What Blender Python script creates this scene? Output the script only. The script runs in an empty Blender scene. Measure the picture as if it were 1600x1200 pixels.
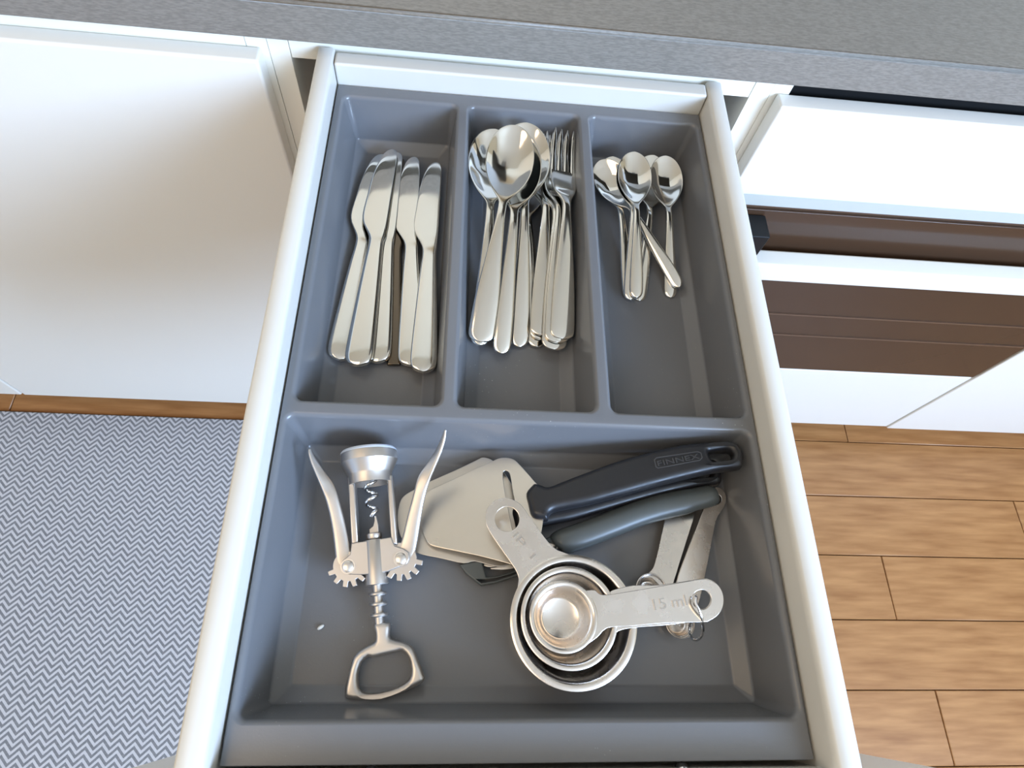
import bpy, bmesh, math, random
from mathutils import Vector, Matrix
random.seed(7)
C = bpy.context.scene.collection
SC = bpy.context.scene

# ------------------------------------------------------------------ camera
# Units are metres, z = 0 is the rim of the cutlery tray, the floor is 0.80 m below it.
CAM = Vector((-0.04668637, 0.04239537, 0.38050663))
ROT = ((0.995214, 0.001225, 0.097715), (0.042880, -0.904032, -0.425308), (0.087817, 0.427463, -0.899757))
RX, RY, RZ = (Vector(r).normalized() for r in ROT)
RY = RZ.cross(RX).normalized(); RX = RY.cross(RZ)
FPX = 963.384
cam_data = bpy.data.cameras.new('camera')
cam = bpy.data.objects.new('camera', cam_data)
C.objects.link(cam)
m = Matrix.Identity(4)
for i in range(3):
    m[i][0], m[i][1], m[i][2], m[i][3] = RX[i], -RY[i], -RZ[i], CAM[i]
cam.matrix_world = m
cam_data.sensor_width = 36.0
cam_data.lens = 36.0 * FPX / 1600.0
cam_data.clip_start = 0.01
SC.camera = cam

# ------------------------------------------------------------------ world, lights, exposure
SC.view_settings.view_transform = 'Standard'
SC.view_settings.look = 'None'
SC.view_settings.gamma = 1.0
SC.view_settings.use_curve_mapping = False
SC.view_settings.exposure = 0.18
w = bpy.data.worlds.new('sky'); SC.world = w; w.use_nodes = True
w.node_tree.nodes['Background'].inputs[0].default_value = (0.62, 0.78, 1.0, 1)
w.node_tree.nodes['Background'].inputs[1].default_value = 2.0

def area(name, loc, target, sx, sy, power, col):
    l = bpy.data.lights.new(name, 'AREA'); l.shape = 'RECTANGLE'; l.size = sx; l.size_y = sy
    l.energy = power; l.color = col
    o = bpy.data.objects.new(name, l); C.objects.link(o); o.location = loc
    o.rotation_euler = (Vector(target) - Vector(loc)).to_track_quat('-Z', 'Y').to_euler()
    return o
area('window_daylight', (1.84, -1.50, 1.02), (0.20, 0.20, 0.55), 1.5, 1.05, 168, (0.47, 0.665, 1.0))
area('warm_fill', (-1.15, -0.5, 1.68), (-1.15, -0.5, 0), 1.3, 1.3, 14, (1.0, 0.77, 0.52))  # added warm fill standing in for room bounce, no known fixture

# ------------------------------------------------------------------ pixel survey of the photograph (1600x1200) to real points
def ray(u, v):
    return (RX * ((u - 800) / FPX) + RY * ((v - 600) / FPX) + RZ)
def at(u, v, z):
    d = ray(u, v); return CAM + d * ((z - CAM.z) / d.z)
class Plane:
    """A real plane in the drawer: through three surveyed points (u, v, z)."""
    def __init__(s, *pts):
        if len(pts) == 1:
            s.o = Vector((0, 0, pts[0])); s.n = Vector((0, 0, 1))
        else:
            a, b, c = (at(*p) for p in pts)
            s.o = a; s.n = (b - a).cross(c - a).normalized()
            if s.n.z < 0: s.n = -s.n
        s.e1 = Vector((1, 0, 0)); s.e1 = (s.e1 - s.n * s.e1.dot(s.n)).normalized(); s.e2 = s.n.cross(s.e1)
    def at(s, u, v):
        d = ray(u, v); return CAM + d * ((s.o - CAM).dot(s.n) / d.dot(s.n))
    def to2(s, p): q = p - s.o; return q.dot(s.e1), q.dot(s.e2)
    def to3(s, x, y, z=0): return s.o + s.e1 * x + s.e2 * y + s.n * z

# ------------------------------------------------------------------ materials
def mat(name, col, rough=0.5, metal=0.0, spec=0.5, coat=0.0):
    mt = bpy.data.materials.new(name); mt.use_nodes = True
    b = mt.node_tree.nodes['Principled BSDF']
    b.inputs['Base Color'].default_value = (*col, 1); b.inputs['Roughness'].default_value = rough
    b.inputs['Metallic'].default_value = metal; b.inputs['Specular IOR Level'].default_value = spec
    b.inputs['Coat Weight'].default_value = coat
    return mt
def nd(mt, t, **k):
    n = mt.node_tree.nodes.new(t)
    for a, v in k.items():
        if a in n.inputs: n.inputs[a].default_value = v
        else: setattr(n, a, v)
    return n
def lk(mt, a, b): mt.node_tree.links.new(a, b)
def bsdf(mt): return mt.node_tree.nodes['Principled BSDF']
def noise_color(mt, c1, c2, scale, detail=4, stretch=(1, 1, 1), lo=0.35, hi=0.65):
    tc = nd(mt, 'ShaderNodeTexCoord'); mp = nd(mt, 'ShaderNodeMapping'); mp.inputs['Scale'].default_value = stretch
    lk(mt, tc.outputs['Object'], mp.inputs['Vector'])
    n = nd(mt, 'ShaderNodeTexNoise', Scale=scale, Detail=detail); lk(mt, mp.outputs[0], n.inputs['Vector'])
    r = nd(mt, 'ShaderNodeValToRGB'); r.color_ramp.elements[0].position = lo; r.color_ramp.elements[1].position = hi
    r.color_ramp.elements[0].color = (*c1, 1); r.color_ramp.elements[1].color = (*c2, 1)
    lk(mt, n.outputs['Fac'], r.inputs[0]); lk(mt, r.outputs[0], bsdf(mt).inputs['Base Color'])
    return n, r, mp
def noise_rough(mt, scale, lo, hi, stretch=(1, 1, 1)):
    tc = nd(mt, 'ShaderNodeTexCoord'); mp = nd(mt, 'ShaderNodeMapping'); mp.inputs['Scale'].default_value = stretch
    lk(mt, tc.outputs['Object'], mp.inputs['Vector'])
    n = nd(mt, 'ShaderNodeTexNoise', Scale=scale, Detail=5.0); lk(mt, mp.outputs[0], n.inputs['Vector'])
    r = nd(mt, 'ShaderNodeMapRange'); r.inputs[1].default_value = 0.35; r.inputs[2].default_value = 0.7
    r.inputs[3].default_value = lo; r.inputs[4].default_value = hi
    lk(mt, n.outputs['Fac'], r.inputs[0]); lk(mt, r.outputs[0], bsdf(mt).inputs['Roughness'])
def noise_bump(mt, scale, strength, dist=0.001, stretch=(1, 1, 1)):
    tc = nd(mt, 'ShaderNodeTexCoord'); mp = nd(mt, 'ShaderNodeMapping'); mp.inputs['Scale'].default_value = stretch
    lk(mt, tc.outputs['Object'], mp.inputs['Vector'])
    n = nd(mt, 'ShaderNodeTexNoise', Scale=scale, Detail=3.0); lk(mt, mp.outputs[0], n.inputs['Vector'])
    b = nd(mt, 'ShaderNodeBump', Strength=strength, Distance=dist); lk(mt, n.outputs['Fac'], b.inputs['Height'])
    lk(mt, b.outputs[0], bsdf(mt).inputs['Normal'])

M = {}
M['white'] = mat('white_lacquer', (0.76, 0.73, 0.66), 0.32)
M['drawer_white'] = mat('white_painted_metal', (0.64, 0.615, 0.56), 0.35)
M['carcass'] = mat('white_melamine', (0.90, 0.86, 0.75), 0.4)
M['wall'] = mat('cream_wall_paint', (0.74, 0.65, 0.50), 0.9)
M['ceiling'] = mat('ceiling_paint', (0.80, 0.73, 0.60), 0.9)
M['tray'] = mat('grey_tray_plastic', (0.149, 0.151, 0.158), 0.25, spec=0.5)
def tray_nodes():
    mt = M['tray']
    tc = nd(mt, 'ShaderNodeTexCoord')
    v = nd(mt, 'ShaderNodeTexVoronoi', Scale=260.0); lk(mt, tc.outputs['Object'], v.inputs['Vector'])
    n = nd(mt, 'ShaderNodeTexNoise', Scale=9.0, Detail=3.0); lk(mt, tc.outputs['Object'], n.inputs['Vector'])
    a = nd(mt, 'ShaderNodeMapRange'); a.inputs[1].default_value = 0.10; a.inputs[2].default_value = 0.04
    lk(mt, v.outputs['Distance'], a.inputs[0])
    b = nd(mt, 'ShaderNodeMapRange'); b.inputs[1].default_value = 0.56; b.inputs[2].default_value = 0.68
    lk(mt, n.outputs['Fac'], b.inputs[0])
    mu = nd(mt, 'ShaderNodeMath', operation='MULTIPLY'); lk(mt, a.outputs[0], mu.inputs[0]); lk(mt, b.outputs[0], mu.inputs[1])
    mx = nd(mt, 'ShaderNodeMix', data_type='RGBA'); mx.inputs[6].default_value = (0.149, 0.151, 0.158, 1); mx.inputs[7].default_value = (0.45, 0.46, 0.48, 1)
    lk(mt, mu.outputs[0], mx.inputs[0]); lk(mt, mx.outputs[2], bsdf(mt).inputs['Base Color'])
    n2 = nd(mt, 'ShaderNodeTexNoise', Scale=900.0, Detail=2.0); lk(mt, tc.outputs['Object'], n2.inputs['Vector'])
    bp = nd(mt, 'ShaderNodeBump', Strength=0.07, Distance=0.0005); lk(mt, n2.outputs['Fac'], bp.inputs['Height'])
    lk(mt, bp.outputs[0], bsdf(mt).inputs['Normal'])
tray_nodes()
M['steel'] = mat('polished_steel', (0.76, 0.735, 0.68), 0.12, 1.0); noise_rough(M['steel'], 45, 0.05, 0.13)
M['dark_steel'] = mat('tarnished_steel', (0.15, 0.12, 0.09), 0.22, 1.0)
M['satin'] = mat('satin_zinc', (0.59, 0.555, 0.52), 0.40, 1.0); noise_rough(M['satin'], 60, 0.36, 0.45)
M['pin'] = mat('bright_pin', (0.75, 0.72, 0.69), 0.30, 1.0)
M['chrome'] = mat('chrome', (0.85, 0.85, 0.86), 0.08, 1.0)
M['brushed'] = mat('brushed_steel', (0.76, 0.71, 0.64), 0.3, 1.0); noise_rough(M['brushed'], 14, 0.26, 0.33)
M['cup'] = mat('stainless_cup_steel', (0.78, 0.73, 0.68), 0.24, 1.0); noise_rough(M['cup'], 70, 0.17, 0.33)
M['stamp'] = mat('stamp_shade_steel', (0.58, 0.54, 0.50), 0.32, 1.0)  # darker tone paints the relief shading of the embossed measure lettering
M['lens'] = mat('pale_blue_cap', (0.55, 0.60, 0.68), 0.35)
M['black'] = mat('black_plastic', (0.014, 0.014, 0.016), 0.38); noise_rough(M['black'], 120, 0.30, 0.48)
M['greyplastic'] = mat('grey_handle_plastic', (0.075, 0.085, 0.085), 0.35)
M['rice'] = mat('rice_white', (0.85, 0.84, 0.8), 0.6)
M['oven_glass'] = mat('dark_oven_glass', (0.060, 0.032, 0.018), 0.12, spec=0.22)
M['oven_black'] = mat('oven_black', (0.010, 0.010, 0.010), 0.5, spec=0.2)
M['oven_brown'] = mat('oven_enamel_brown', (0.10, 0.055, 0.032), 0.35)
M['greytrim'] = mat('grey_trim', (0.48, 0.50, 0.46), 0.5)
M['worktop'] = mat('worktop_laminate', (0.2, 0.19, 0.17), 0.45)
def worktop_nodes():
    mt = M['worktop']
    n, r, mp = noise_color(mt, (0.185, 0.168, 0.144), (0.250, 0.228, 0.196), 700, 2, (0.30, 1, 1.6), 0.36, 0.66)
    noise_bump(mt, 800, 0.06, 0.0004, (0.3, 1, 1))
worktop_nodes()
M['plank'] = mat('oak_plank', (0.5, 0.27, 0.11), 0.4)
noise_color(M['plank'], (0.27, 0.115, 0.036), (0.42, 0.205, 0.075), 9, 6, (1, 9, 1), 0.3, 0.7)
M['rug'] = mat('herringbone_rug', (0.4, 0.4, 0.4), 0.95, spec=0.1)
def rug_nodes():
    mt = M['rug']
    tc = nd(mt, 'ShaderNodeTexCoord'); sp = nd(mt, 'ShaderNodeSeparateXYZ'); lk(mt, tc.outputs['Object'], sp.inputs[0])
    def ma(op, a, b=None):
        n = nd(mt, 'ShaderNodeMath', operation=op)
        for i, q in enumerate((a, b)):
            if q is None: continue
            if isinstance(q, float): n.inputs[i].default_value = q
            else: lk(mt, q, n.inputs[i])
        return n.outputs[0]
    zig = ma('PINGPONG', sp.outputs['X'], 0.012)
    s = ma('FRACT', ma('MULTIPLY', ma('ADD', sp.outputs['Y'], zig), 95.0))
    st = ma('GREATER_THAN', s, 0.5)
    n = nd(mt, 'ShaderNodeTexNoise', Scale=300.0, Detail=2.0); lk(mt, tc.outputs['Object'], n.inputs['Vector'])
    f = ma('ADD', ma('MULTIPLY', st, 0.75), ma('MULTIPLY', n.outputs['Fac'], 0.3))
    r = nd(mt, 'ShaderNodeValToRGB'); r.color_ramp.elements[0].color = (0.12, 0.125, 0.135, 1); r.color_ramp.elements[1].color = (0.50, 0.50, 0.52, 1)
    lk(mt, f, r.inputs[0]); lk(mt, r.outputs[0], bsdf(mt).inputs['Base Color'])
    b = nd(mt, 'ShaderNodeBump', Strength=0.6, Distance=0.002); lk(mt, f, b.inputs['Height']); lk(mt, b.outputs[0], bsdf(mt).inputs['Normal'])
rug_nodes()

# ------------------------------------------------------------------ object helpers
def obj(name, me, mt, parent=None, loc=None):
    o = bpy.data.objects.new(name, me); C.objects.link(o)
    if mt and not me.materials: me.materials.append(mt)
    if parent: o.parent = parent
    if loc is not None: o.location = loc
    return o
def tag(o, label, cat, group=None):
    o['label'] = label; o['category'] = cat
    if group: o['group'] = group
    return o
def thing(name, loc, label, cat, group=None):
    o = bpy.data.objects.new(name, None); C.objects.link(o); o.location = loc; o.empty_display_size = 0.02
    return tag(o, label, cat, group)
def struct(o): o['kind'] = 'structure'; return o
def finish(bm, name, ang=40):
    me = bpy.data.meshes.new(name); bm.to_mesh(me); bm.free()
    keep = [e.use_edge_sharp for e in me.edges]
    me.shade_smooth(); me.set_sharp_from_angle(angle=math.radians(ang))
    for e, k in zip(me.edges, keep):
        if k: e.use_edge_sharp = True
    return me
def weighted(me):
    acc = [Vector((0, 0, 0)) for _ in me.vertices]
    for f in me.polygons:
        for v in f.vertices: acc[v] += f.normal * (f.area ** 1.5)
    me.shade_smooth(); me.normals_split_custom_set_from_vertices([a.normalized() if a.length > 0 else Vector((0, 0, 1)) for a in acc]); return me
def finish_box(bm, name, bev):
    if not bev: return finish(bm, name)
    me = bpy.data.meshes.new(name); bm.to_mesh(me); bm.free(); return weighted(me)
def box_into(bm, lo, hi, bev=0.0, seg=2):
    r = bmesh.ops.create_cube(bm, size=1.0)
    vs = r['verts']
    for v in vs:
        v.co = Vector([(lo[i] + hi[i]) / 2 + v.co[i] * (hi[i] - lo[i]) for i in range(3)])
    if bev:
        es = list({e for v in vs for e in v.link_edges})
        bmesh.ops.bevel(bm, geom=es, offset=bev, segments=seg, affect='EDGES', profile=0.5)
def box(name, lo, hi, mt, parent=None, bev=0.001, seg=2, origin=None):
    org = Vector(origin) if origin is not None else (parent.matrix_world.translation if parent else Vector((0, 0, 0)))
    if parent and origin is None: org = Vector(parent.location)
    bm = bmesh.new(); box_into(bm, [lo[i] - org[i] for i in range(3)], [hi[i] - org[i] for i in range(3)], bev, seg)
    o = obj(name, finish_box(bm, name, bev), mt, parent)
    if not parent: o.location = org
    return o
def catmull(pts, n=4, closed=True):
    out = []; N = len(pts)
    for i in range(N if closed else N - 1):
        p = [Vector(pts[(i + k) % N]) if closed else Vector(pts[min(max(i + k, 0), N - 1)]) for k in (-1, 0, 1, 2)]
        for j in range(n):
            t = j / n
            out.append(0.5 * ((2 * p[1]) + (p[2] - p[0]) * t + (2 * p[0] - 5 * p[1] + 4 * p[2] - p[3]) * t * t + (3 * p[1] - p[0] - 3 * p[2] + p[3]) * t ** 3))
    if not closed: out.append(Vector(pts[-1]))
    return out
def interp(keys, t):
    """Catmull-Rom through keys [(t, a, b, ...)]."""
    if t <= keys[0][0]: return keys[0][1:]
    if t >= keys[-1][0]: return keys[-1][1:]
    for i in range(len(keys) - 1):
        if keys[i][0] <= t <= keys[i + 1][0]: break
    k0, k1, k2, k3 = keys[max(i - 1, 0)], keys[i], keys[i + 1], keys[min(i + 2, len(keys) - 1)]
    h = k2[0] - k1[0]; f = (t - k1[0]) / h; res = []
    for c in range(1, len(k1)):
        m1 = (k2[c] - k0[c]) / max(k2[0] - k0[0], 1e-9) * h; m2 = (k3[c] - k1[c]) / max(k3[0] - k1[0], 1e-9) * h
        d = k2[c] - k1[c]
        if abs(d) < 1e-12: m1 = m2 = 0
        else:
            m1 = max(min(m1 / d, 3), 0) * d; m2 = max(min(m2 / d, 3), 0) * d
        res.append((2*f**3-3*f*f+1)*k1[c] + (f**3-2*f*f+f)*m1 + (-2*f**3+3*f*f)*k2[c] + (f**3-f*f)*m2)
    return res
def outline2mesh(loops2, thick, bev, res=2, flat=True):
    """2-D loops (outer first, then holes) -> bevelled plate mesh, top face at z = 0."""
    cu = bpy.data.curves.new('outline', 'CURVE'); cu.dimensions = '2D'; cu.fill_mode = 'BOTH'
    for lp in loops2:
        s = cu.splines.new('POLY'); s.points.add(len(lp) - 1)
        for p, q in zip(s.points, lp): p.co = (q[0], q[1], 0, 1)
        s.use_cyclic_u = True
    cu.extrude = max(thick / 2 - bev, 1e-5); cu.bevel_depth = bev; cu.bevel_resolution = res; cu.offset = -bev
    o = bpy.data.objects.new('outline', cu); C.objects.link(o)
    dg = bpy.context.evaluated_depsgraph_get(); dg.update()
    me = bpy.data.meshes.new_from_object(o.evaluated_get(dg))
    bpy.data.objects.remove(o); bpy.data.curves.remove(cu)
    bm = bmesh.new(); bm.from_mesh(me); bpy.data.meshes.remove(me)
    bmesh.ops.remove_doubles(bm, verts=bm.verts, dist=1e-6)
    for v in bm.verts: v.co.z -= thick / 2
    bm.normal_update()
    for e in bm.edges:
        fl_ = [abs(f.normal.z) > 0.9999 for f in e.link_faces]
        if flat and any(fl_) and not all(fl_): e.smooth = False
    return bm
def plate_bm(loops_px, plane, thick, bev=0.0004, smooth=4, org=Vector((0, 0, 0)), res=2, flat=True):
    loops = []
    for lp in loops_px:
        q = [plane.to2(plane.at(*p)) for p in lp]
        loops.append([tuple(v) for v in catmull([Vector((a, b)) for a, b in q], smooth)] if smooth else q)
    bm = outline2mesh(loops, thick, bev, res, flat)
    for v in bm.verts:
        v.co = plane.to3(*v.co) - org
    return bm
def plate(name, loops_px, plane, thick, mt, parent, bev=0.0004, smooth=4, ang=35, res=2, flat=True):
    return obj(name, finish(plate_bm(loops_px, plane, thick, bev, smooth, Vector(parent.location), res, flat), name, ang), mt, parent)
def circ(c, r, n=28, ry=None, a0=0):
    return [(c[0] + r * math.cos(a0 + 2 * math.pi * i / n), c[1] + (ry or r) * math.sin(a0 + 2 * math.pi * i / n)) for i in range(n)]
def lathe_bm(prof, n=48, o=Vector((0, 0, 0)), ax=Vector((0, 0, 1)), close=False):
    """Revolve [(r, h)] about axis ax through o."""
    ax = ax.normalized(); q = ax.to_track_quat('Z', 'Y'); bm = bmesh.new(); rings = []
    for r, h in prof:
        if r < 1e-7: rings.append([bm.verts.new(o + ax * h)])
        else: rings.append([bm.verts.new(o + q @ Vector((r * math.cos(2 * math.pi * i / n), r * math.sin(2 * math.pi * i / n), h))) for i in range(n)])
    prs = list(zip(rings, rings[1:])) + ([(rings[-1], rings[0])] if close else [])
    for a, b in prs:
        for i in range(n):
            j = (i + 1) % n
            if len(a) == 1 and len(b) == 1: continue
            if len(a) == 1: bm.faces.new((a[0], b[i], b[j]))
            elif len(b) == 1: bm.faces.new((a[i], b[0], a[j]))
            else: bm.faces.new((a[i], b[i], b[j], a[j]))
    bmesh.ops.recalc_face_normals(bm, faces=bm.faces)
    return bm
def tube_bm(pts, rad, n=12, cap=True):
    """Tube along points; rad is a number or one per point."""
    bm = bmesh.new(); pts = [Vector(p) for p in pts]; rings = []; up = None
    for i, p in enumerate(pts):
        t = (pts[min(i + 1, len(pts) - 1)] - pts[max(i - 1, 0)]).normalized()
        if up is None:
            up = t.orthogonal().normalized()
        up = (up - t * up.dot(t)).normalized(); s = t.cross(up)
        r = rad[i] if isinstance(rad, (list, tuple)) else rad
        rings.append([bm.verts.new(p + (up * math.cos(2 * math.pi * k / n) + s * math.sin(2 * math.pi * k / n)) * r) for k in range(n)])
    for a, b in zip(rings, rings[1:]):
        for k in range(n): bm.faces.new((a[k], a[(k + 1) % n], b[(k + 1) % n], b[k]))
    if cap: bm.faces.new(rings[0][::-1]); bm.faces.new(rings[-1])
    bmesh.ops.recalc_face_normals(bm, faces=bm.faces)
    return bm
def join_bm(a, b):
    me = bpy.data.meshes.new('tmp'); b.to_mesh(me); b.free(); a.from_mesh(me); bpy.data.meshes.remove(me); return a
def loft_bm(stations, n=24, p=2.6, frame=None):
    """stations (y, z, xl, xr, t, bend): rounded flat sections with crown/bowl 'bend', along local y (or along frame(y))."""
    bm = bmesh.new(); rings = []
    for (y, z, xl, xr, t, bend) in stations:
        ring = []; c, h = (xl + xr) / 2, (xr - xl) / 2
        for k in range(n):
            a = 2 * math.pi * (k + 0.5) / n; ca, sa = math.cos(a), math.sin(a)
            ux = math.copysign(abs(ca) ** (2 / p), ca); uz = math.copysign(abs(sa) ** (2 / p), sa)
            ring.append(bm.verts.new((c + h * ux, y, z - bend * (1 - ux * ux) + t / 2 * uz)))
        rings.append(ring)
    for a, b in zip(rings, rings[1:]):
        for k in range(n): bm.faces.new((a[k], a[(k + 1) % n], b[(k + 1) % n], b[k]))
    bm.faces.new(rings[0][::-1]); bm.faces.new(rings[-1])
    bmesh.ops.recalc_face_normals(bm, faces=bm.faces)
    return bm
def split_meshes(bm, ysplit, names):
    """One continuous body cut into two part meshes at y = ysplit, keeping the shared smooth normals."""
    bm.normal_update()
    out = []
    for side, nm in zip((0, 1), names):
        fs = [f for f in bm.faces if (f.calc_center_median().y > ysplit) == bool(side)]
        idx = {}; vs = []; ns = []; faces = []
        for f in fs:
            row = []
            for v in f.verts:
                if v.index not in idx: idx[v.index] = len(vs); vs.append(tuple(v.co)); ns.append(tuple(v.normal))
                row.append(idx[v.index])
            faces.append(row)
        me = bpy.data.meshes.new(nm); me.from_pydata(vs, [], faces); me.shade_smooth()
        me.normals_split_custom_set_from_vertices(ns); out.append(me)
    bm.free(); return out

# ------------------------------------------------------------------ room
FZ = -0.80
fl = struct(obj('floor', (lambda bm: (box_into(bm, (-2.2, -2.6, FZ - 0.05), (2.0, 1.15, FZ - 0.012)), finish(bm, 'floor'))[1])(bmesh.new()), M['plank']))
pm = []
for L in (1.2, 0.7, 0.5):
    bm = bmesh.new(); box_into(bm, (0, 0, 0), (L - 0.0015, 0.1185, 0.012), 0.0012, 1); me = finish(bm, 'plank'); me.materials.append(M['plank']); pm.append((L, me))
y = -0.70
row = 0
while y < 0.62:
    x = -1.5 - (row * 0.37) % 0.9; k = row
    while x < 1.75:
        L, me = pm[k % 3]; o = bpy.data.objects.new('plank', me); C.objects.link(o); o.parent = fl
        o.location = (x, y, FZ - 0.012 - random.random() * 0.0004); x += L; k += 1
    y += 0.12; row += 1
def slab(name, lo, hi, mt): return struct(box(name, lo, hi, mt, None, 0))
slab('ceiling', (-2.2, -2.6, 1.70), (2.0, 1.15, 1.75), M['ceiling'])
slab('wall_back', (-2.2, 1.12, FZ), (2.0, 1.17, 1.7), M['wall'])
slab('wall_left', (-2.25, -2.6, FZ), (-2.2, 1.15, 1.7), M['wall'])
slab('wall_front', (-2.2, -2.65, FZ), (2.0, -2.6, 1.7), M['wall'])
bm = bmesh.new()
for lo, hi in (((2.0, -2.6, FZ), (2.08, -2.25, 1.7)), ((2.0, -0.75, FZ), (2.08, 1.15, 1.7)), ((2.0, -2.25, FZ), (2.08, -0.75, 0.45)), ((2.0, -2.25, 1.6), (2.08, -0.75, 1.7))):
    box_into(bm, lo, hi)
struct(obj('wall_right', finish(bm, 'wall_right'), M['wall']))
bm = bmesh.new()
for lo, hi in (((2.0, -2.25, 0.45), (2.06, -2.19, 1.6)), ((2.0, -0.81, 0.45), (2.06, -0.75, 1.6)), ((2.0, -2.19, 0.45), (2.06, -0.81, 0.51)), ((2.0, -2.19, 1.54), (2.06, -0.81, 1.6)), ((2.01, -1.53, 0.51), (2.05, -1.47, 1.54))):
    box_into(bm, lo, hi, 0.003, 1)
struct(obj('window_1', finish(bm, 'window_1'), M['white']))

# ------------------------------------------------------------------ worktop and cabinets
wt = thing('worktop', (0, 0.52, 0.033), 'dark grey-brown laminate kitchen worktop with a straight front edge above the open drawer', 'worktop')
bm = bmesh.new(); box_into(bm, (-1.5, -0.015, 0), (1.35, 0.60, 0.0335))
es = [e for e in bm.edges if all(abs(v.co.y + 0.015) < 1e-5 and v.co.z > 0.02 for v in e.verts)]
bmesh.ops.bevel(bm, geom=es, offset=0.0035, segments=4, affect='EDGES')
es = [e for e in bm.edges if all(abs(v.co.y + 0.015) < 1e-5 and v.co.z < 0.001 for v in e.verts)]
bmesh.ops.bevel(bm, geom=es, offset=0.0008, segments=2, affect='EDGES')
obj('slab', finish_box(bm, 'slab', 1), M['worktop'], wt)

bc = thing('base_cabinet', (0.004, 0.522, -0.80), 'white base cabinet carcass under the worktop, from which the cutlery drawer is pulled out', 'cabinet')
box('side_panel', (-0.2180, 0.522, -0.72), (-0.2008, 1.09, 0.0328), M['carcass'], bc, 0.0004, 1)
box('side_panel', (0.2078, 0.522, -0.72), (0.2255, 1.09, 0.0328), M['carcass'], bc, 0.0004, 1)
box('top_rail', (-0.2003, 0.522, 0.0045), (0.2073, 0.540, 0.0328), M['carcass'], bc, 0.0006, 1)
box('back_panel', (-0.2003, 1.08, -0.72), (0.2073, 1.09, 0.0328), M['carcass'], bc, 0, 1)
box('bottom_panel', (-0.2003, 0.54, -0.72), (0.2073, 1.08, -0.70), M['carcass'], bc, 0, 1)
box('lower_front', (-0.2150, 0.505, -0.72), (0.2250, 0.521, -0.135), M['white'], bc, 0.002, 2)
box('plinth', (-0.2180, 0.57, -0.80), (0.2255, 0.585, -0.72), M['white'], bc, 0, 1)

# neighbour on the left: hinged door
lc = thing('door_cabinet', (-0.42, 0.522, -0.80), 'white base cabinet with one tall plain door, left of the open drawer', 'cabinet')
box('side_panel', (-0.2360, 0.522, -0.72), (-0.2184, 1.09, 0.0328), M['carcass'], lc, 0.0004, 1)
box('side_panel', (-0.8360, 0.522, -0.72), (-0.8184, 1.09, 0.0328), M['carcass'], lc, 0.0004, 1)
box('top_rail', (-0.8180, 0.522, 0.0045), (-0.2364, 0.540, 0.0328), M['carcass'], lc, 0.0006, 1)
box('door', (-0.8310, 0.503, -0.725), (-0.2232, 0.5215, 0.0135), M['white'], lc, 0.0028, 4)
box('plinth', (-0.8360, 0.57, -0.80), (-0.2184, 0.585, -0.72), M['white'], lc, 0, 1)
lc2 = thing('door_cabinet', (-1.14, 0.522, -0.80), 'white base cabinet with a plain door at the far left end of the row', 'cabinet')
box('carcass', (-1.4350, 0.5225, -0.72), (-0.8365, 1.09, 0.0328), M['carcass'], lc2, 0.0004, 1)
box('door', (-1.4320, 0.503, -0.725), (-0.8345, 0.5215, 0.0135), M['white'], lc2, 0.0028, 4)
box('plinth', (-1.4350, 0.57, -0.80), (-0.8365, 0.585, -0.72), M['white'], lc2, 0, 1)

# neighbour on the right: built-in oven below a white panel
ov = thing('built_in_oven', (0.53, 0.522, -0.80), 'built-in oven with white panel, white handle bar and brown glass door', 'oven')
box('side_panel', (0.2258, 0.5225, -0.72), (0.2432, 1.09, 0.0328), M['carcass'], ov, 0.0004, 1)
box('housing', (0.2436, 0.530, -0.72), (0.830, 1.09, 0.0150), M['oven_black'], ov, 0.0004, 1)
bx = box('control_panel', (0.2312, 0.5035, -0.098), (0.832, 0.5215, 0.0125), M['white'], ov, 0.0022, 3)
o = box('panel_trim', (0.2325, 0.5055, -0.1155), (0.832, 0.5215, -0.0985), M['greytrim'], ov, 0.0012, 1); o['label'] = 'grey textured lower edge strip'
dr = box('oven_door', (0.2400, 0.508, -0.488), (0.832, 0.5295, -0.117), M['oven_brown'], ov, 0.0015, 1)
def sub(name, lo, hi, mt, par, bev=0.001, seg=1):
    org = Vector(ov.location); bm = bmesh.new(); box_into(bm, Vector(lo) - org, Vector(hi) - org, bev, seg)
    return obj(name, finish_box(bm, name, bev), mt, par)
sub('glass', (0.2420, 0.504, -0.486), (0.830, 0.5078, -0.120), M['oven_glass'], dr)
sub('handle', (0.2450, 0.470, -0.2030), (0.826, 0.494, -0.1720), M['white'], dr, 0.004, 3)
sub('handle_bracket', (0.2415, 0.472, -0.1715), (0.2850, 0.5038, -0.1260), M['oven_black'], dr, 0.002, 1)
sub('handle_bracket', (0.7865, 0.472, -0.1715), (0.8300, 0.5038, -0.1260), M['oven_black'], dr, 0.002, 1)
for z in (-0.322, -0.377): sub('rack_line', (0.2440, 0.5025, z - 0.0015), (0.828, 0.5039, z + 0.0015), M['oven_brown'], dr, 0, 1)
box('storage_drawer', (0.2325, 0.505, -0.720), (0.832, 0.5215, -0.4905), M['white'], ov, 0.002, 2)
box('plinth', (0.2258, 0.57, -0.80), (0.832, 0.585, -0.72), M['white'], ov, 0, 1)
rc = thing('door_cabinet', (1.13, 0.522, -0.80), 'white base cabinet with a plain door right of the oven', 'cabinet')
box('carcass', (0.8330, 0.5225, -0.72), (1.34, 1.09, 0.0328), M['carcass'], rc, 0.0004, 1)
box('door', (0.8350, 0.503, -0.725), (1.34, 0.5215, 0.0135), M['white'], rc, 0.0028, 3)
box('plinth', (0.8330, 0.57, -0.80), (1.34, 0.585, -0.72), M['white'], rc, 0, 1)

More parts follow.
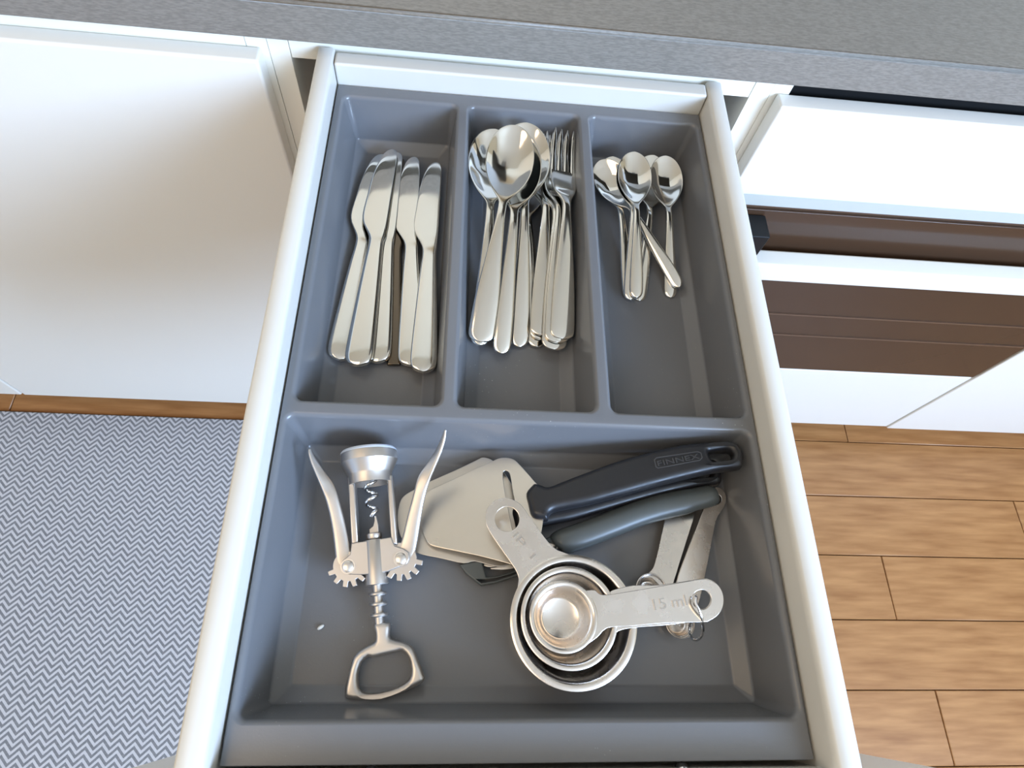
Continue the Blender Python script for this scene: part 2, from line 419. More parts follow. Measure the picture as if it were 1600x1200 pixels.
flag_root = thing('reflection_flag', (0.50, 1.12, 0.55), 'added unseen dark hood on the back wall above the oven', 'flag')  # unseen dark body, added so the steel cutlery mirrors something dark
bm = bmesh.new(); vs = []
for x, y, z in ((0.12, 0.62, 0), (0.88, 0.62, 0), (0.88, 1.118, 0), (0.12, 1.118, 0), (0.12, 0.62, 0.06), (0.88, 0.62, 0.06), (0.88, 1.118, 0.06), (0.12, 1.118, 0.06), (0.36, 0.86, 0.26), (0.64, 0.86, 0.26), (0.64, 1.118, 0.26), (0.36, 1.118, 0.26)):
    vs.append(bm.verts.new((x - 0.50, y - 1.12, z)))
for q in ((3, 2, 1, 0), (0, 1, 5, 4), (1, 2, 6, 5), (2, 3, 7, 6), (3, 0, 4, 7), (4, 5, 9, 8), (5, 6, 10, 9), (6, 7, 11, 10), (7, 4, 8, 11), (8, 9, 10, 11)): bm.faces.new([vs[i] for i in q])
M['flag'] = mat('dark_flag_metal', (0.06, 0.055, 0.05), 0.35, 0.6)
obj('flag_base', finish(bm, 'flag_base', 30), M['flag'], flag_root)
box('flag_column', (0.37, 0.87, 0.812), (0.63, 1.118, 1.698), M['flag'], flag_root, 0.002, 1)

rug = box('rug', (-1.6, -0.55, FZ + 0.0005), (0.42, 0.497, FZ + 0.009), M['rug'], None, 0.003, 2, origin=(-0.6, 0.0, FZ))
tag(rug, 'grey herringbone woven rug on the wooden floor beside the drawer', 'rug')

# ------------------------------------------------------------------ drawer
dw = thing('drawer', (0, 0.25, -0.0540), 'open white kitchen drawer with metal sides holding the grey cutlery tray', 'drawer')
def side(sx):
    # thin hollow metal side: a rounded flat top and a slightly flared inner face
    prof = [(0.1608, -0.060), (0.1611, 0.0150), (0.1616, 0.0185), (0.1632, 0.0200), (0.1735, 0.0200), (0.1750, 0.0188), (0.1755, 0.0160), (0.1755, -0.060)]
    bm = bmesh.new(); a = [bm.verts.new((sx * x, -0.003 - 0.25, z + 0.054)) for x, z in prof]; b = [bm.verts.new((sx * x, 0.5185 - 0.25, z + 0.054)) for x, z in prof]
    n = len(prof)
    for i in range(n): bm.faces.new((a[i], a[(i + 1) % n], b[(i + 1) % n], b[i]))
    bmesh.ops.recalc_face_normals(bm, faces=bm.faces)
    ends = [bm.faces.new([bm.verts.new(v.co) for v in r]) for r in (a, b)]
    me = finish(bm, 'side_panel', 50); obj('side_panel', me, M['drawer_white'], dw)
side(-1); side(1)
box('back_panel', (-0.1606, 0.5012, -0.060), (0.1606, 0.5165, 0.0190), M['drawer_white'], dw, 0.0022, 3)
box('bottom_panel', (-0.1606, -0.0025, -0.060), (0.1606, 0.501, -0.0535), M['drawer_white'], dw, 0, 1)
box('front_panel', (-0.2150, -0.0205, -0.115), (0.2250, -0.0030, 0.0125), M['white'], dw, 0.002, 3)
for px in ((580, 1197), (1065, 1194)):
    p = at(px[0], px[1], -0.006); p.y = -0.0031
    bm = lathe_bm([(0, 0.0026), (0.0022, 0.0022), (0.0038, 0.0010), (0.0042, 0), (0, 0)], 20, p - Vector(dw.location), Vector((0, 1, 0)))
    s = obj('screw', finish(bm, 'screw'), M['chrome'], dw); s['label'] = 'chrome screw head'

# ------------------------------------------------------------------ cutlery tray
def rr(x0, x1, y0, y1, r, n=7):
    pts = []
    for cx, cy, a0 in ((x1 - r, y1 - r, 0), (x0 + r, y1 - r, 90), (x0 + r, y0 + r, 180), (x1 - r, y0 + r, 270)):
        for i in range(n + 1):
            a = math.radians(a0 + 90 * i / n); pts.append((cx + r * math.cos(a), cy + r * math.sin(a)))
    return pts
bm = bmesh.new()
def ring(pts, z): return [bm.verts.new((x, y - 0.25, z)) for x, y in pts]
def skin(a, b):
    n = len(a)
    for i in range(n): bm.faces.new((a[i], a[(i + 1) % n], b[(i + 1) % n], b[i]))
comps = [((-0.1535, -0.0570, 0.2050, 0.4875), (-0.1592, -0.05225, 0.2000, 0.4994)),
         ((-0.0475, 0.0490, 0.2050, 0.4875), (-0.05225, 0.05375, 0.2000, 0.4994)),
         ((0.0585, 0.1555, 0.2050, 0.4875), (0.05375, 0.1592, 0.2000, 0.4994)),
         ((-0.1560, 0.1556, 0.0205, 0.1950), (-0.1592, 0.1592, 0.0006, 0.2000))]
TZ = -0.047
for (x0, x1, y0, y1), (X0, X1, Y0, Y1) in comps:
    def ins(d, r): return rr(x0 + d, x1 - d, y0 + d, y1 - d, r)
    loops = [ring(rr(X0, X1, Y0, Y1, 0.0002), 0)]
    for d, z, r in ((-0.0022, 0, 0.0072), (-0.0012, -0.0003, 0.0068), (-0.0002, -0.0011, 0.0063), (0.0005, -0.0023, 0.0058), (0.0009, -0.0038, 0.0055),
                    (0.0062, -0.0390, 0.0035), (0.0068, -0.0402, 0.0032), (0.0078, -0.0410, 0.0030), (0.0152, -0.0462, 0.0014), (0.0162, -0.0468, 0.0012), (0.0172, TZ, 0.0010)):
        loops.append(ring(ins(d, r), z))
    for a, b in zip(loops, loops[1:]): skin(a, b)
    bm.faces.new(loops[-1])
# outer edge turned down
oa = ring(rr(-0.1592, 0.1592, 0.0006, 0.4994, 0.0002), 0); ob = ring(rr(-0.1598, 0.1598, 0.0, 0.5, 0.004), -0.0012); oc = ring(rr(-0.1600, 0.1600, -0.0002, 0.5002, 0.005), -0.010)
skin(oa, ob); skin(ob, oc)
bmesh.ops.remove_doubles(bm, verts=bm.verts, dist=1e-5)
bmesh.ops.recalc_face_normals(bm, faces=bm.faces)
tray = obj('cutlery_tray', finish(bm, 'cutlery_tray', 60), M['tray'], None, (0, 0.25, 0))
tag(tray, 'dark grey moulded plastic cutlery tray with four compartments filling the open drawer', 'tray')
if sum(f.normal.z * f.area for f in tray.data.polygons) < 0: tray.data.flip_normals()
weighted(tray.data)

# ------------------------------------------------------------------ table cutlery
def resample(keys, n): 
    a, b = keys[0][0], keys[-1][0]; return [(a + (b - a) * i / (n - 1),) for i in range(n)]
def spoon_meshes(L, we, wn, wb, bl, depth, rise, pre):
    y0 = L - bl
    hw = [(0, 0.0006), (0.0004, we * 0.34), (0.0012, we * 0.58), (0.0026, we * 0.79), (0.0048, we * 0.94), (0.0085, we), (L * 0.18, we * 0.96), (y0 * 0.62, wn + (we - wn) * 0.42), (y0 * 0.88, wn * 1.08), (y0, wn)]
    for u, k in ((0.06, 0.24), (0.13, 0.42), (0.22, 0.64), (0.34, 0.85), (0.46, 0.97)): hw.append((y0 + bl * u, max(wb * k, wn if u < 0.05 else 0)))
    for i in range(21):
        a = math.pi / 2 * i / 20; hw.append((y0 + bl * (0.58 + 0.42 * math.sin(a)), max(wb * math.cos(a) ** 0.92, 0.0004)))
    zp = [(0, 0.0), (y0 * 0.35, rise * 0.55), (y0 * 0.75, rise * 1.0), (y0 * 0.93, rise * 0.95), (y0 + bl * 0.15, rise * 0.30), (y0 + bl * 0.5, 0.0), (L, 0.0)]
    dp = [(0, 0.0), (y0, 0.0), (y0 + bl * 0.12, depth * 0.12), (y0 + bl * 0.3, depth * 0.62), (y0 + bl * 0.5, depth), (y0 + bl * 0.68, depth * 0.95), (y0 + bl * 0.86, depth * 0.5), (L, 0.0)]
    tk = [(0, 0.0018), (0.01, 0.0024), (y0 * 0.7, 0.0028), (y0, 0.0030), (y0 + bl * 0.25, 0.0018), (L, 0.0013)]
    ys = sorted(set([0, 0.0003, 0.0008, 0.0016, 0.003, 0.005, 0.008] + [0.008 + (y0 - 0.008) * i / 22 for i in range(1, 23)] + [y0 + bl * 0.58 * i / 16 for i in range(1, 17)] + [y0 + bl * (0.58 + 0.42 * math.sin(math.pi / 2 * i / 18)) for i in range(1, 19)]))
    st = []
    for yy in ys:
        h = interp(hw, yy)[0]; st.append((yy, interp(zp, yy)[0], -h, h, interp(tk, yy)[0], interp(dp, yy)[0] - (0.0009 if yy < y0 * 0.9 else 0.0009 * max(0, 1 - (yy - y0 * 0.9) / (0.1 * y0)))))
    bm = loft_bm(st, 36, 4.2)
    ms = split_meshes(bm, y0 + bl * 0.02, ('handle', 'bowl'))
    for q in ms: q.materials.append(M['steel'])
    return ms
TS = spoon_meshes(0.198, 0.0104, 0.0035, 0.0208, 0.077, 0.0088, 0.0065, 'table')
TS2 = spoon_meshes(0.198, 0.0072, 0.0035, 0.0208, 0.077, 0.0088, 0.0065, 'table')
TEA = spoon_meshes(0.146, 0.0057, 0.0028, 0.0156, 0.059, 0.0062, 0.0045, 'tea')
HANDLE = [(0, -0.0006, 0.0006, 0.0030), (0.0004, -0.0030, 0.0030, 0.0036), (0.0012, -0.0052, 0.0052, 0.0045), (0.0028, -0.0078, 0.0078, 0.0054), (0.0055, -0.0096, 0.0096, 0.0060), (0.012, -0.0104, 0.0104, 0.0064), (0.05, -0.0090, 0.0090, 0.0064), (0.09, -0.0070, 0.0070, 0.0062), (0.110, -0.0056, 0.0060, 0.0058)]
SQUARE = [(0, -0.0046, 0.0046, 0.0034), (0.0006, -0.0054, 0.0054, 0.0042), (0.05, -0.0054, 0.0054, 0.0046), (0.110, -0.0050, 0.0050, 0.0046)]
BLADE = [(0.118, -0.0062, 0.0062, 0.0040), (0.124, -0.0088, 0.0064, 0.0024), (0.130, -0.0120, 0.0066, 0.0019), (0.136, -0.0138, 0.0068, 0.0018), (0.143, -0.0142, 0.0069, 0.0017),
            (0.160, -0.0130, 0.0070, 0.0016), (0.178, -0.0116, 0.0072, 0.0015), (0.193, -0.0092, 0.0074, 0.0014), (0.203, -0.0066, 0.0074, 0.0013), (0.2085, -0.0044, 0.0071, 0.0012), (0.2120, -0.0017, 0.0060, 0.0011), (0.2133, 0.0002, 0.0046, 0.0010), (0.2138, 0.0018, 0.0032, 0.0009)]
def knife_meshes(grip, m_):
    keys = grip + BLADE
    ys = [0, 0.0002, 0.0005, 0.0009, 0.0015, 0.0024, 0.0036, 0.0052, 0.0075] + [0.010 + 0.1945 * i / 50 for i in range(50)] + [0.2060, 0.2075, 0.2090, 0.2103, 0.2115, 0.2123, 0.2130, 0.2135, 0.2138]
    st = []
    for yy in sorted(ys):
        xl, xr, t = interp(keys, yy); st.append((yy, 0.0006 if yy > 0.12 else 0, xl, xr, t, 0))
    bm = loft_bm(st, 32, 3.3)
    ms = split_meshes(bm, 0.117, ('handle', 'blade'))
    for q in ms: q.materials.append(m_)
    return ms
KN = knife_meshes(HANDLE, M['steel']); KD = knife_meshes(SQUARE, M['dark_steel'])
def fork_meshes():
    L = 0.208
    hw = [(0, 0.0008), (0.0004, 0.0036), (0.0012, 0.0060), (0.0026, 0.0081), (0.0048, 0.0096), (0.009, 0.0102), (0.045, 0.0090), (0.09, 0.0056), (0.116, 0.0036), (0.125, 0.0039), (0.131, 0.0056), (0.137, 0.0086), (0.144, 0.0108), (0.153, 0.0117), (0.1645, 0.0118)]
    zp = [(0, 0), (0.05, 0.004), (0.105, 0.0085), (0.120, 0.0088), (0.132, 0.0056), (0.145, 0.0014), (0.162, -0.0022), (0.185, -0.0022), (0.208, 0.0014)]
    tk = [(0, 0.0018), (0.01, 0.0024), (0.11, 0.0030), (0.13, 0.0028), (0.15, 0.0020), (0.208, 0.0014)]
    ys = [0, 0.0002, 0.0005, 0.0010, 0.0017, 0.0027, 0.004, 0.0058, 0.008] + [0.008 + 0.1565 * i / 44 for i in range(1, 45)]
    st = [(yy, interp(zp, yy)[0], -interp(hw, yy)[0], interp(hw, yy)[0], interp(tk, yy)[0], 0.0008 if yy > 0.139 else -0.0006) for yy in ys]
    bm = loft_bm(st, 28, 4.2)
    ms = split_meshes(bm, 0.124, ('handle', 'head'))
    bm = bmesh.new(); bm.from_mesh(ms[1])
    for k in range(4):
        cx = (k - 1.5) * 0.00615; st = []
        for i in range(15):
            yy = 0.1625 + (L - 0.1625) * i / 14
            w_ = 0.0025 - 0.0010 * (i / 14) if i < 13 else (0.0011 if i == 13 else 0.0003)
            z = interp(zp, yy)[0] - 0.0008 * (1 - (cx / 0.0117) ** 2)
            sh = 1 - 0.06 * i / 14
            st.append((yy, z, cx * sh - w_, cx * sh + w_, 0.0017 if i < 13 else 0.001, 0))
        join_bm(bm, loft_bm(st, 12, 2.8))
    h = finish(bm, 'head', 45); bpy.data.meshes.remove(ms[1]); ms[1] = h
    for q in ms: q.materials.clear(); q.materials.append(M['steel'])
    return ms
FK = fork_meshes()
def lay(kind, parts, L, end, tip, roll, label, cat, group, mt=None, names=('handle', 'bowl')):
    """Lay one piece of cutlery between two surveyed points (u, v, z): handle end and tip."""
    a, b = at(*end), at(*tip); d = b - a; k = min(max(d.length / L, 0.955), 1.06)
    ydir = d.normalized(); mid = (a + b) / 2; org = mid - ydir * (L * k / 2)
    x = ydir.cross(Vector((0, 0, 1))).normalized(); z = x.cross(ydir)
    R = Matrix((x, ydir, z)).transposed().to_4x4() @ Matrix.Rotation(math.radians(roll), 4, 'Y')
    t = thing(kind, org, label, cat, group)
    t.matrix_world = Matrix.Translation(org) @ R @ Matrix.Scale(k, 4)
    for nm, me in zip(names, parts):
        if mt: me = me.copy(); me.materials.clear(); me.materials.append(mt)
        o = bpy.data.objects.new(nm, me); C.objects.link(o); o.parent = t
    return t
G = 'steel table knives in the left compartment'
def knife(end, tip, roll, label, me=None): return lay('table_knife', me or KN, 0.2138, end, tip, roll, label, 'knife', G, None, ('handle', 'blade'))
knife((530, 563, -0.0418), (594, 241, -0.04), 10, 'leftmost steel table knife, its blade mostly covered by the knife lying on it')
knife((589, 567, -0.0408), (617, 239, -0.0380), -4, 'third steel knife handle from the left, blade half under the topmost left knife')
knife((615.5, 571, -0.0440), (621, 248, -0.0420), 0, 'dark brown-toned knife with a narrow square-ended handle in the middle of the knives', KD)
knife((642, 572, -0.0400), (643, 246, -0.0380), -3, 'steel table knife right of the dark one, partly under the rightmost knife')
knife((558.5, 572, -0.0355), (609, 234, -0.0340), -3, 'second table knife from the left, lying on its neighbours with a broad shiny blade')
knife((661, 582, -0.0345), (678, 254, -0.0350), 3, 'rightmost steel table knife, lying highest with its rounded handle nearest the front')
G = 'steel tablespoons in the middle compartment'
def tspoon(end, tip, roll, label, me=None): return lay('tablespoon', me or TS, 0.198, end, tip, roll, label, 'spoon', G)
tspoon((749, 540, -0.0385), (774, 202, -0.0075), 5, 'leftmost tablespoon, its bowl left of the topmost one and handle end showing beneath it', TS2)
tspoon((839, 543, -0.0450), (813, 238, -0.0365), 2, 'tablespoon buried in the pile with its narrow handle slanting to the right', TS2)
tspoon((811, 543, -0.0440), (823, 192, -0.0030), 2, 'rearmost tablespoon, its bowl showing behind the right edge of the topmost bowl', TS2)
tspoon((783, 553, -0.0400), (813, 206, 0.0040), 4, 'tablespoon directly under the topmost bowl, its handle reaching nearest the front', TS2)
tspoon((750, 531, -0.0350), (805, 199, 0.0100), 3, 'topmost tablespoon with a full shiny bowl, handle slanting down to the left')
G = 'steel table forks in the middle compartment'
def fork(end, tip, roll, label): return lay('table_fork', FK, 0.208, end, tip, roll, label, 'fork', G, None, ('handle', 'head'))
fork((846, 522, -0.0405), (852, 224, -0.023), 4, 'table fork directly under the short bright handle right of the spoons')
fork((847, 515, -0.0365), (853, 219, -0.021), 0, 'table fork with a bright handle lying right of the spoons, its head under their bowls')
fork((866, 547, -0.0360), (864, 213, -0.0165), 8, 'lowest table fork at the right, its rounded handle end showing in front of the others')
fork((870, 536, -0.0320), (869, 209, -0.0150), 8, 'table fork just under the topmost fork, tines fanned slightly to its left')
fork((878, 530, -0.0300), (882, 204, -0.0070), 8, 'topmost table fork at the right with four tines fully showing')
G = 'steel teaspoons in the right compartment'
def tea(end, tip, roll, label): return lay('teaspoon', TEA, 0.146, end, tip, roll, label, 'teaspoon', G)
tea((984, 468, -0.0450), (957, 245, -0.0320), 0, 'teaspoon whose bowl peeks out behind the tilted left spoon')
tea((998, 471, -0.0465), (1022, 243, -0.031), 4, 'teaspoon with its bowl half hidden between the topmost and the rightmost bowl')
tea((1047.5, 462, -0.0455), (1040, 247, -0.0220), -3, 'rightmost teaspoon lying alone with its full bowl showing')
tea((1055, 438, -0.039), (943, 261, -0.027), -20, 'teaspoon lying askew, bowl tilted at the left and handle crossing to the right')
tea((984, 469, -0.039), (990, 241, -0.015), 0, 'teaspoon nested right under the topmost one, handle edge showing on its left')
tea((994, 466, -0.0355), (991.5, 237.5, -0.0135), 0, 'topmost teaspoon in the middle with a full bowl facing up')

# ------------------------------------------------------------------ wing corkscrew
cs0 = at(588, 870, TZ)
ck = thing('corkscrew', cs0, 'silver winged corkscrew with raised levers and bottle-opener handle, left in the front compartment', 'corkscrew')
A0 = at(576, 703, -0.0248); A1 = at(600, 1090, -0.0425)
axd = (A1 - A0).normalized()
axl = (A1 - A0).length
def on_axis(v):          # point of the axis that the photograph shows in row v
    lo, hi = 0.0, 1.0
    for _ in range(40):
        md = (lo + hi) / 2; p = A0 + (A1 - A0) * md; q = p - CAM
        if 600 + FPX * q.dot(RY) / q.dot(RZ) < v: lo = md
        else: hi = md
    return A0 + (A1 - A0) * lo
def lat(v0, prof, n=40): return lathe_bm(prof, n, on_axis(v0) - cs0, axd)
h = lambda v: (on_axis(v) - on_axis(703)).length
k1, k2, k3, k4 = h(722), h(735), h(741), h(756)
bm = lat(703, [(0, 0.0012), (0.0160, 0.0012), (0.0178, 0.0016), (0.0186, 0.0024), (0.0188, 0.0036), (0.0188, k1), (0.0184, k1 + 0.0006), (0.0148, k2 + 0.002), (0.0144, k2 + 0.003), (0.0143, k4), (0.0128, k4), (0.0126, k3), (0, k3)], 56)
cap = obj('cap', finish(bm, 'cap', 30), M['satin'], ck)
o = obj('cap_ring', finish(lat(703, [(0.0150, 0.0012), (0.0150, 0.0002), (0.0176, 0.0003), (0.0186, 0.0014), (0.0187, 0.0023), (0.0178, 0.0024)], 56), 'cap_ring'), M['lens'], cap); o['label'] = 'pale blue-grey plastic rim'
pl_axis = Plane((576, 703, -0.0248), (600, 1090, -0.0425), (700, 703, -0.0248))
def off(dz): return Plane((576, 703, -0.0248 + dz), (600, 1090, -0.0425 + dz), (700, 703, -0.0248 + dz))
# uprights and body plates
for nm, poly in (('upright', [(543, 746), (554, 745), (560, 848), (549, 850)]), ('upright', [(604, 742), (613, 742), (621, 852), (611, 848)])):
    plate(nm, [poly], off(0.0050), 0.0105, M['satin'], ck, 0.0012, 0)
body = [(549, 849), (560, 847), (588, 843), (611, 839), (617, 853), (630, 857), (638.5, 863), (640, 872), (636, 880), (628, 884), (606, 893), (588, 896), (569, 898), (545, 897.5), (535, 893), (531.5, 885), (535, 876), (547, 866)]
plate('front_plate', [body], off(0.0060), 0.0020, M['satin'], ck, 0.0006, 0)
plate('back_plate', [body], off(-0.0044), 0.0020, M['satin'], ck, 0.0006, 0)
hb = (on_axis(914) - on_axis(844)).length
obj('barrel', finish(lat(844, [(0.0056, 0.0012), (0.0056, 0), (0.0070, 0), (0.0074, 0.0006), (0.0074, hb - 0.0005), (0.0070, hb), (0, hb)], 36), 'barrel', 35), M['satin'], ck)
# worm
hs0, hs1 = on_axis(736), on_axis(806)
e1 = Vector((1, 0, 0)); e1 = (e1 - axd * e1.dot(axd)).normalized(); e2 = axd.cross(e1)
pts = []; rad = []
for i in range(90):
    t = i / 89; a = t * 2 * math.pi * 3.0 + 2.2; r = 0.0036 * (1 - max(0, (t - 0.85) / 0.15) * 0.6)
    pts.append(hs0 + (hs1 - hs0) * t + e1 * (r * math.cos(a)) + e2 * (r * math.sin(a)) - cs0); rad.append(0.00125)
bm = tube_bm(pts, rad, 10)
worm = obj('worm', finish(bm, 'worm'), M['chrome'], ck); worm['label'] = 'shiny spiral worm'
plate('worm_shank', [[(585, 806), (588, 806), (591, 820), (592, 834), (578, 836), (577, 827), (583, 822), (585, 814)]], off(0.0010), 0.0024, M['satin'], ck, 0.0004, 0)
obj('collar', finish(lat(833, [(0, 0), (0.0046, 0), (0.0051, 0.0006), (0.0051, 0.0032), (0.0046, 0.004), (0.0040, 0.0052), (0, 0.0052)], 28), 'collar', 35), M['satin'], ck)
# stem with rings
prof = []; L0 = (on_axis(976) - on_axis(908)).length
prof.append((0, 0)); prof.append((0.0031, 0))
for v in (928, 944, 961):
    d = (on_axis(v) - on_axis(908)).length
    prof += [(0.0031, d - 0.0013), (0.0052, d - 0.0011), (0.0057, d - 0.0004), (0.0057, d + 0.0004), (0.0052, d + 0.0011), (0.0031, d + 0.0013)]
prof += [(0.0031, L0), (0, L0)]
obj('rack_stem', finish(lat(908, prof, 28), 'rack_stem', 35), M['satin'], ck)
outer = [(584.5, 974), (608, 973.5), (608.5, 988), (610.5, 999), (629, 1003.5), (644.5, 1012), (653, 1032), (662.5, 1056), (660, 1067), (631, 1082), (595, 1092), (561, 1095), (543.5, 1093), (537.5, 1085), (541, 1062), (551, 1027), (568, 1012.5), (583, 1005), (585.5, 998), (585, 988)]
inner = [(575, 1027), (581, 1028.5), (600, 1024), (620, 1019.5), (627.5, 1018), (637.5, 1029), (641, 1044), (641, 1056), (636, 1065), (622, 1074), (595, 1083.5), (572.5, 1084), (563, 1080), (559.5, 1072), (559, 1054), (564.5, 1036)]
plate('opener_handle', [outer, inner], off(0.0038), 0.0070, M['satin'], ck, 0.0029, 2, 70, 6, False)
# levers: toothed hub plus a rising, twisted arm
def lever(piv, tips, Rt, path):
    pl = off(0.0036); n = 288; poly = []
    for i in range(n):
        a = 2 * math.pi * i / n; r = Rt * 0.72
        for t in tips:
            d = abs((a - math.radians(t) + math.pi) % (2 * math.pi) - math.pi)
            r = max(r, Rt * (0.72 + 0.28 * min(1, max(0, (10.0 - math.degrees(d)) / 3.4))))
        poly.append((piv[0] + r * math.cos(a), piv[1] + r * math.sin(a)))
    bm = plate_bm([poly], pl, 0.0042, 0.0004, 0, cs0)
    # arm: sections across the path; each (u, v, rise over the hub plane, width in pixels, thickness, twist)
    keys = [(i, *p) for i, p in enumerate(path)]
    rings = []
    b2 = bmesh.new(); N = 34; cen = []
    for i in range(N):
        u, v, dz, wpx, t, tw = interp(keys, (len(path) - 1) * i / (N - 1))
        p0 = pl.at(u, v); z = p0.z - 0.0021 + dz
        cen.append((at(u, v, z), (at(u + wpx / 2, v, z) - at(u - wpx / 2, v, z)).length, t, tw))
    for i in range(N):
        c, w_, t, tw = cen[i]; tg = (cen[min(i + 1, N - 1)][0] - cen[max(i - 1, 0)][0]).normalized()
        sx = tg.cross(Vector((0, 0, 1))).normalized(); nz = sx.cross(tg)
        q = Matrix.Rotation(math.radians(tw), 3, tg); sx = q @ sx; nz = q @ nz; rg = []
        for k in range(16):
            a = 2 * math.pi * (k + 0.5) / 16; ca, sa = math.cos(a), math.sin(a)
            rg.append(b2.verts.new(c - cs0 + sx * (w_ / 2 * math.copysign(abs(ca) ** 0.6, ca)) + nz * (t / 2 * math.copysign(abs(sa) ** 0.6, sa))))
        rings.append(rg)
    for a, b in zip(rings, rings[1:]):
        for k in range(16): b2.faces.new((a[k], a[(k + 1) % 16], b[(k + 1) % 16], b[k]))
    b2.faces.new(rings[0][::-1]); b2.faces.new(rings[-1]); bmesh.ops.recalc_face_normals(b2, faces=b2.faces)
    obj('lever', finish(join_bm(bm, b2), 'lever', 50), M['satin'], ck)
lever((543.5, 885), (159, 128, 98, 70, 40), 33, [(540, 884, 0, 30, 0.0042, 0), (535.5, 858, 0.0005, 25, 0.0042, 0), (529, 820, 0.002, 21.5, 0.0042, 0), (521, 786, 0.0045, 20, 0.0040, 0), (513, 763, 0.006, 20, 0.0032, 10), (501, 741, 0.008, 16, 0.0026, 30), (491, 722, 0.010, 13, 0.0022, 45), (485.5, 709, 0.0115, 9, 0.0018, 50), (483.5, 702, 0.012, 5, 0.0014, 50)])
lever((626, 873), (11, 40, 67, 94, 122), 35, [(632, 870, 0, 30, 0.0042, 0), (640, 845, 0.001, 25, 0.0042, 0), (647, 810, 0.004, 22, 0.0042, 0), (655, 775, 0.008, 19, 0.0040, 0), (662, 750, 0.011, 20, 0.0034, -10), (674, 727, 0.0155, 17, 0.0028, -30), (686, 704, 0.0205, 13, 0.0024, -45), (693, 685, 0.0245, 9, 0.0020, -50), (696, 672, 0.027, 4, 0.0014, -50)])
for c in ((543.5, 885), (626, 873)):
    p = off(0.0060).at(*c) - cs0
    bm = lathe_bm([(0.0046, -0.001), (0.0046, 0.0004), (0.0038, 0.0004), (0.0036, 0.0002), (0.0034, 0.0008), (0.0026, 0.0013), (0, 0.0014)], 28, p, pl_axis.n)
    o = obj('pivot_pin', finish(bm, 'pivot_pin', 35), M['pin'], ck); o['label'] = 'bright round pivot pin'

# ------------------------------------------------------------------ cheese slicers
def slicer(plane, blade, slot, handle, hole, hthick, label):
    p0 = plane.at(*blade[0]); root = thing('cheese_slicer', p0, label, 'slicer', 'cheese slicers in the front compartment')
    plate('blade', [blade, slot], plane, 0.0014, M['brushed'], root, 0.0003, 3)
    hp = Plane(0.0); hp.n, hp.e1, hp.e2 = plane.n, plane.e1, plane.e2; hp.o = plane.o + plane.n * 0.0050
    hd = plate('handle', [handle, hole], hp, hthick, M['black'], root, 0.0044, 3, 70, 6, False); hd['label'] = 'black plastic handle with hanging hole'
    return root, hd
SLZ = ((660, 830, -0.0335), (1150, 712, -0.0060), (800, 720, -0.0300))
slA = Plane(*SLZ)
slB = Plane((625, 800, -0.0405), (1130, 740, -0.0290), (760, 720, -0.0390))
bladeA = [(846, 765), (835, 752), (822, 737), (808, 722), (802, 717.5), (795, 715.5), (786, 715), (778, 716.5), (768, 721), (740, 733.5), (713, 746.5), (690, 757), (671, 766), (662, 775), (658, 790), (657, 806), (658, 820), (662, 836), (669, 848), (680, 853.5), (715, 861), (755, 870), (793, 880), (810, 884), (824, 880), (835, 866), (845, 835), (849, 811), (852, 790)]
slotA = [(786, 738), (789.5, 735), (794, 736.5), (797.5, 744), (802, 772), (808, 796), (813, 816), (817, 838), (810, 842), (804, 838), (800, 824), (794, 795), (789, 770), (786, 748)]
handA = [(831, 756), (836, 753), (846, 755.5), (858, 758), (885, 747.5), (922, 733.5), (970, 716.5), (1019, 703), (1068, 692), (1117, 688), (1146, 688.5), (1156, 693), (1162, 704), (1163, 715), (1160, 726), (1140, 729), (1117, 732), (1068, 743), (1019, 755.5), (970, 769), (922, 782), (885, 789.5), (865, 794), (858, 800), (855, 808), (846, 808), (836, 806.5), (829, 800), (825, 784), (822, 768)]
holeA = [(1108, 703.5), (1115, 701.5), (1128, 699.7), (1138, 699.5), (1144.5, 703), (1146, 708.5), (1143, 714), (1136, 717), (1125, 718), (1116, 718), (1111, 713)]
bladeB = [(812, 770), (800, 757), (788, 738), (776, 724), (770, 719.5), (763, 716), (754, 714.6), (745, 718.5), (715, 733), (690, 744), (668, 754), (648, 764.5), (634, 772.5), (627, 780), (623, 791), (621, 806), (622, 822), (625, 836), (632, 849), (642, 859), (655, 865.5), (690, 872.5), (724, 880), (742, 877), (770, 884), (790, 884), (803, 870), (812, 842), (817, 815), (818, 795)]
slotB = [(u - 34, v + 5) for u, v in slotA]
handB = [(u * 0.965 + 8, v + 27) for u, v in handA]
holeB = [(u * 0.965 + 8, v + 27) for u, v in holeA]
slicer(slB, bladeB, slotB, handB, holeB, 0.0110, 'lower steel cheese slicer, mostly covered by the upper slicer')
rootA, hdA = slicer(slA, bladeA, slotA, handA, holeA, 0.0125, 'upper cheese slicer with a wide steel blade, lettered black handle resting on the tray corner')
hpl = Plane(*SLZ); hpl.o = hpl.o + hpl.n * 0.0050
def raised(name, loops, plane, lift, th, mt, par, root, smooth=0):
    pl = Plane(0.0); pl.o = plane.o + plane.n * lift; pl.n = plane.n; pl.e1 = plane.e1; pl.e2 = plane.e2
    return obj(name, finish(plate_bm(loops, pl, th, th * 0.2, smooth, Vector(root.location), 1), name), mt, par)
fr = [(1021.5, 718), (1026, 714), (1090, 704.5), (1096, 707), (1098, 715), (1094, 719.5), (1028, 732), (1024, 729.5)]
fi = [(1023.3, 718.6), (1026.9, 715.5), (1089.6, 706.2), (1094.5, 708.2), (1096.1, 714.4), (1093.2, 717.9), (1028.8, 730.2), (1025.8, 728.2)]
M['mark'] = mat('lighter_black_plastic', (0.05, 0.05, 0.052), 0.35)  # slightly lighter black for the raised frame and lettering
raised('mark_frame', [fr, fi], hpl, 0.0002, 0.0007, M['mark'], hdA, rootA)
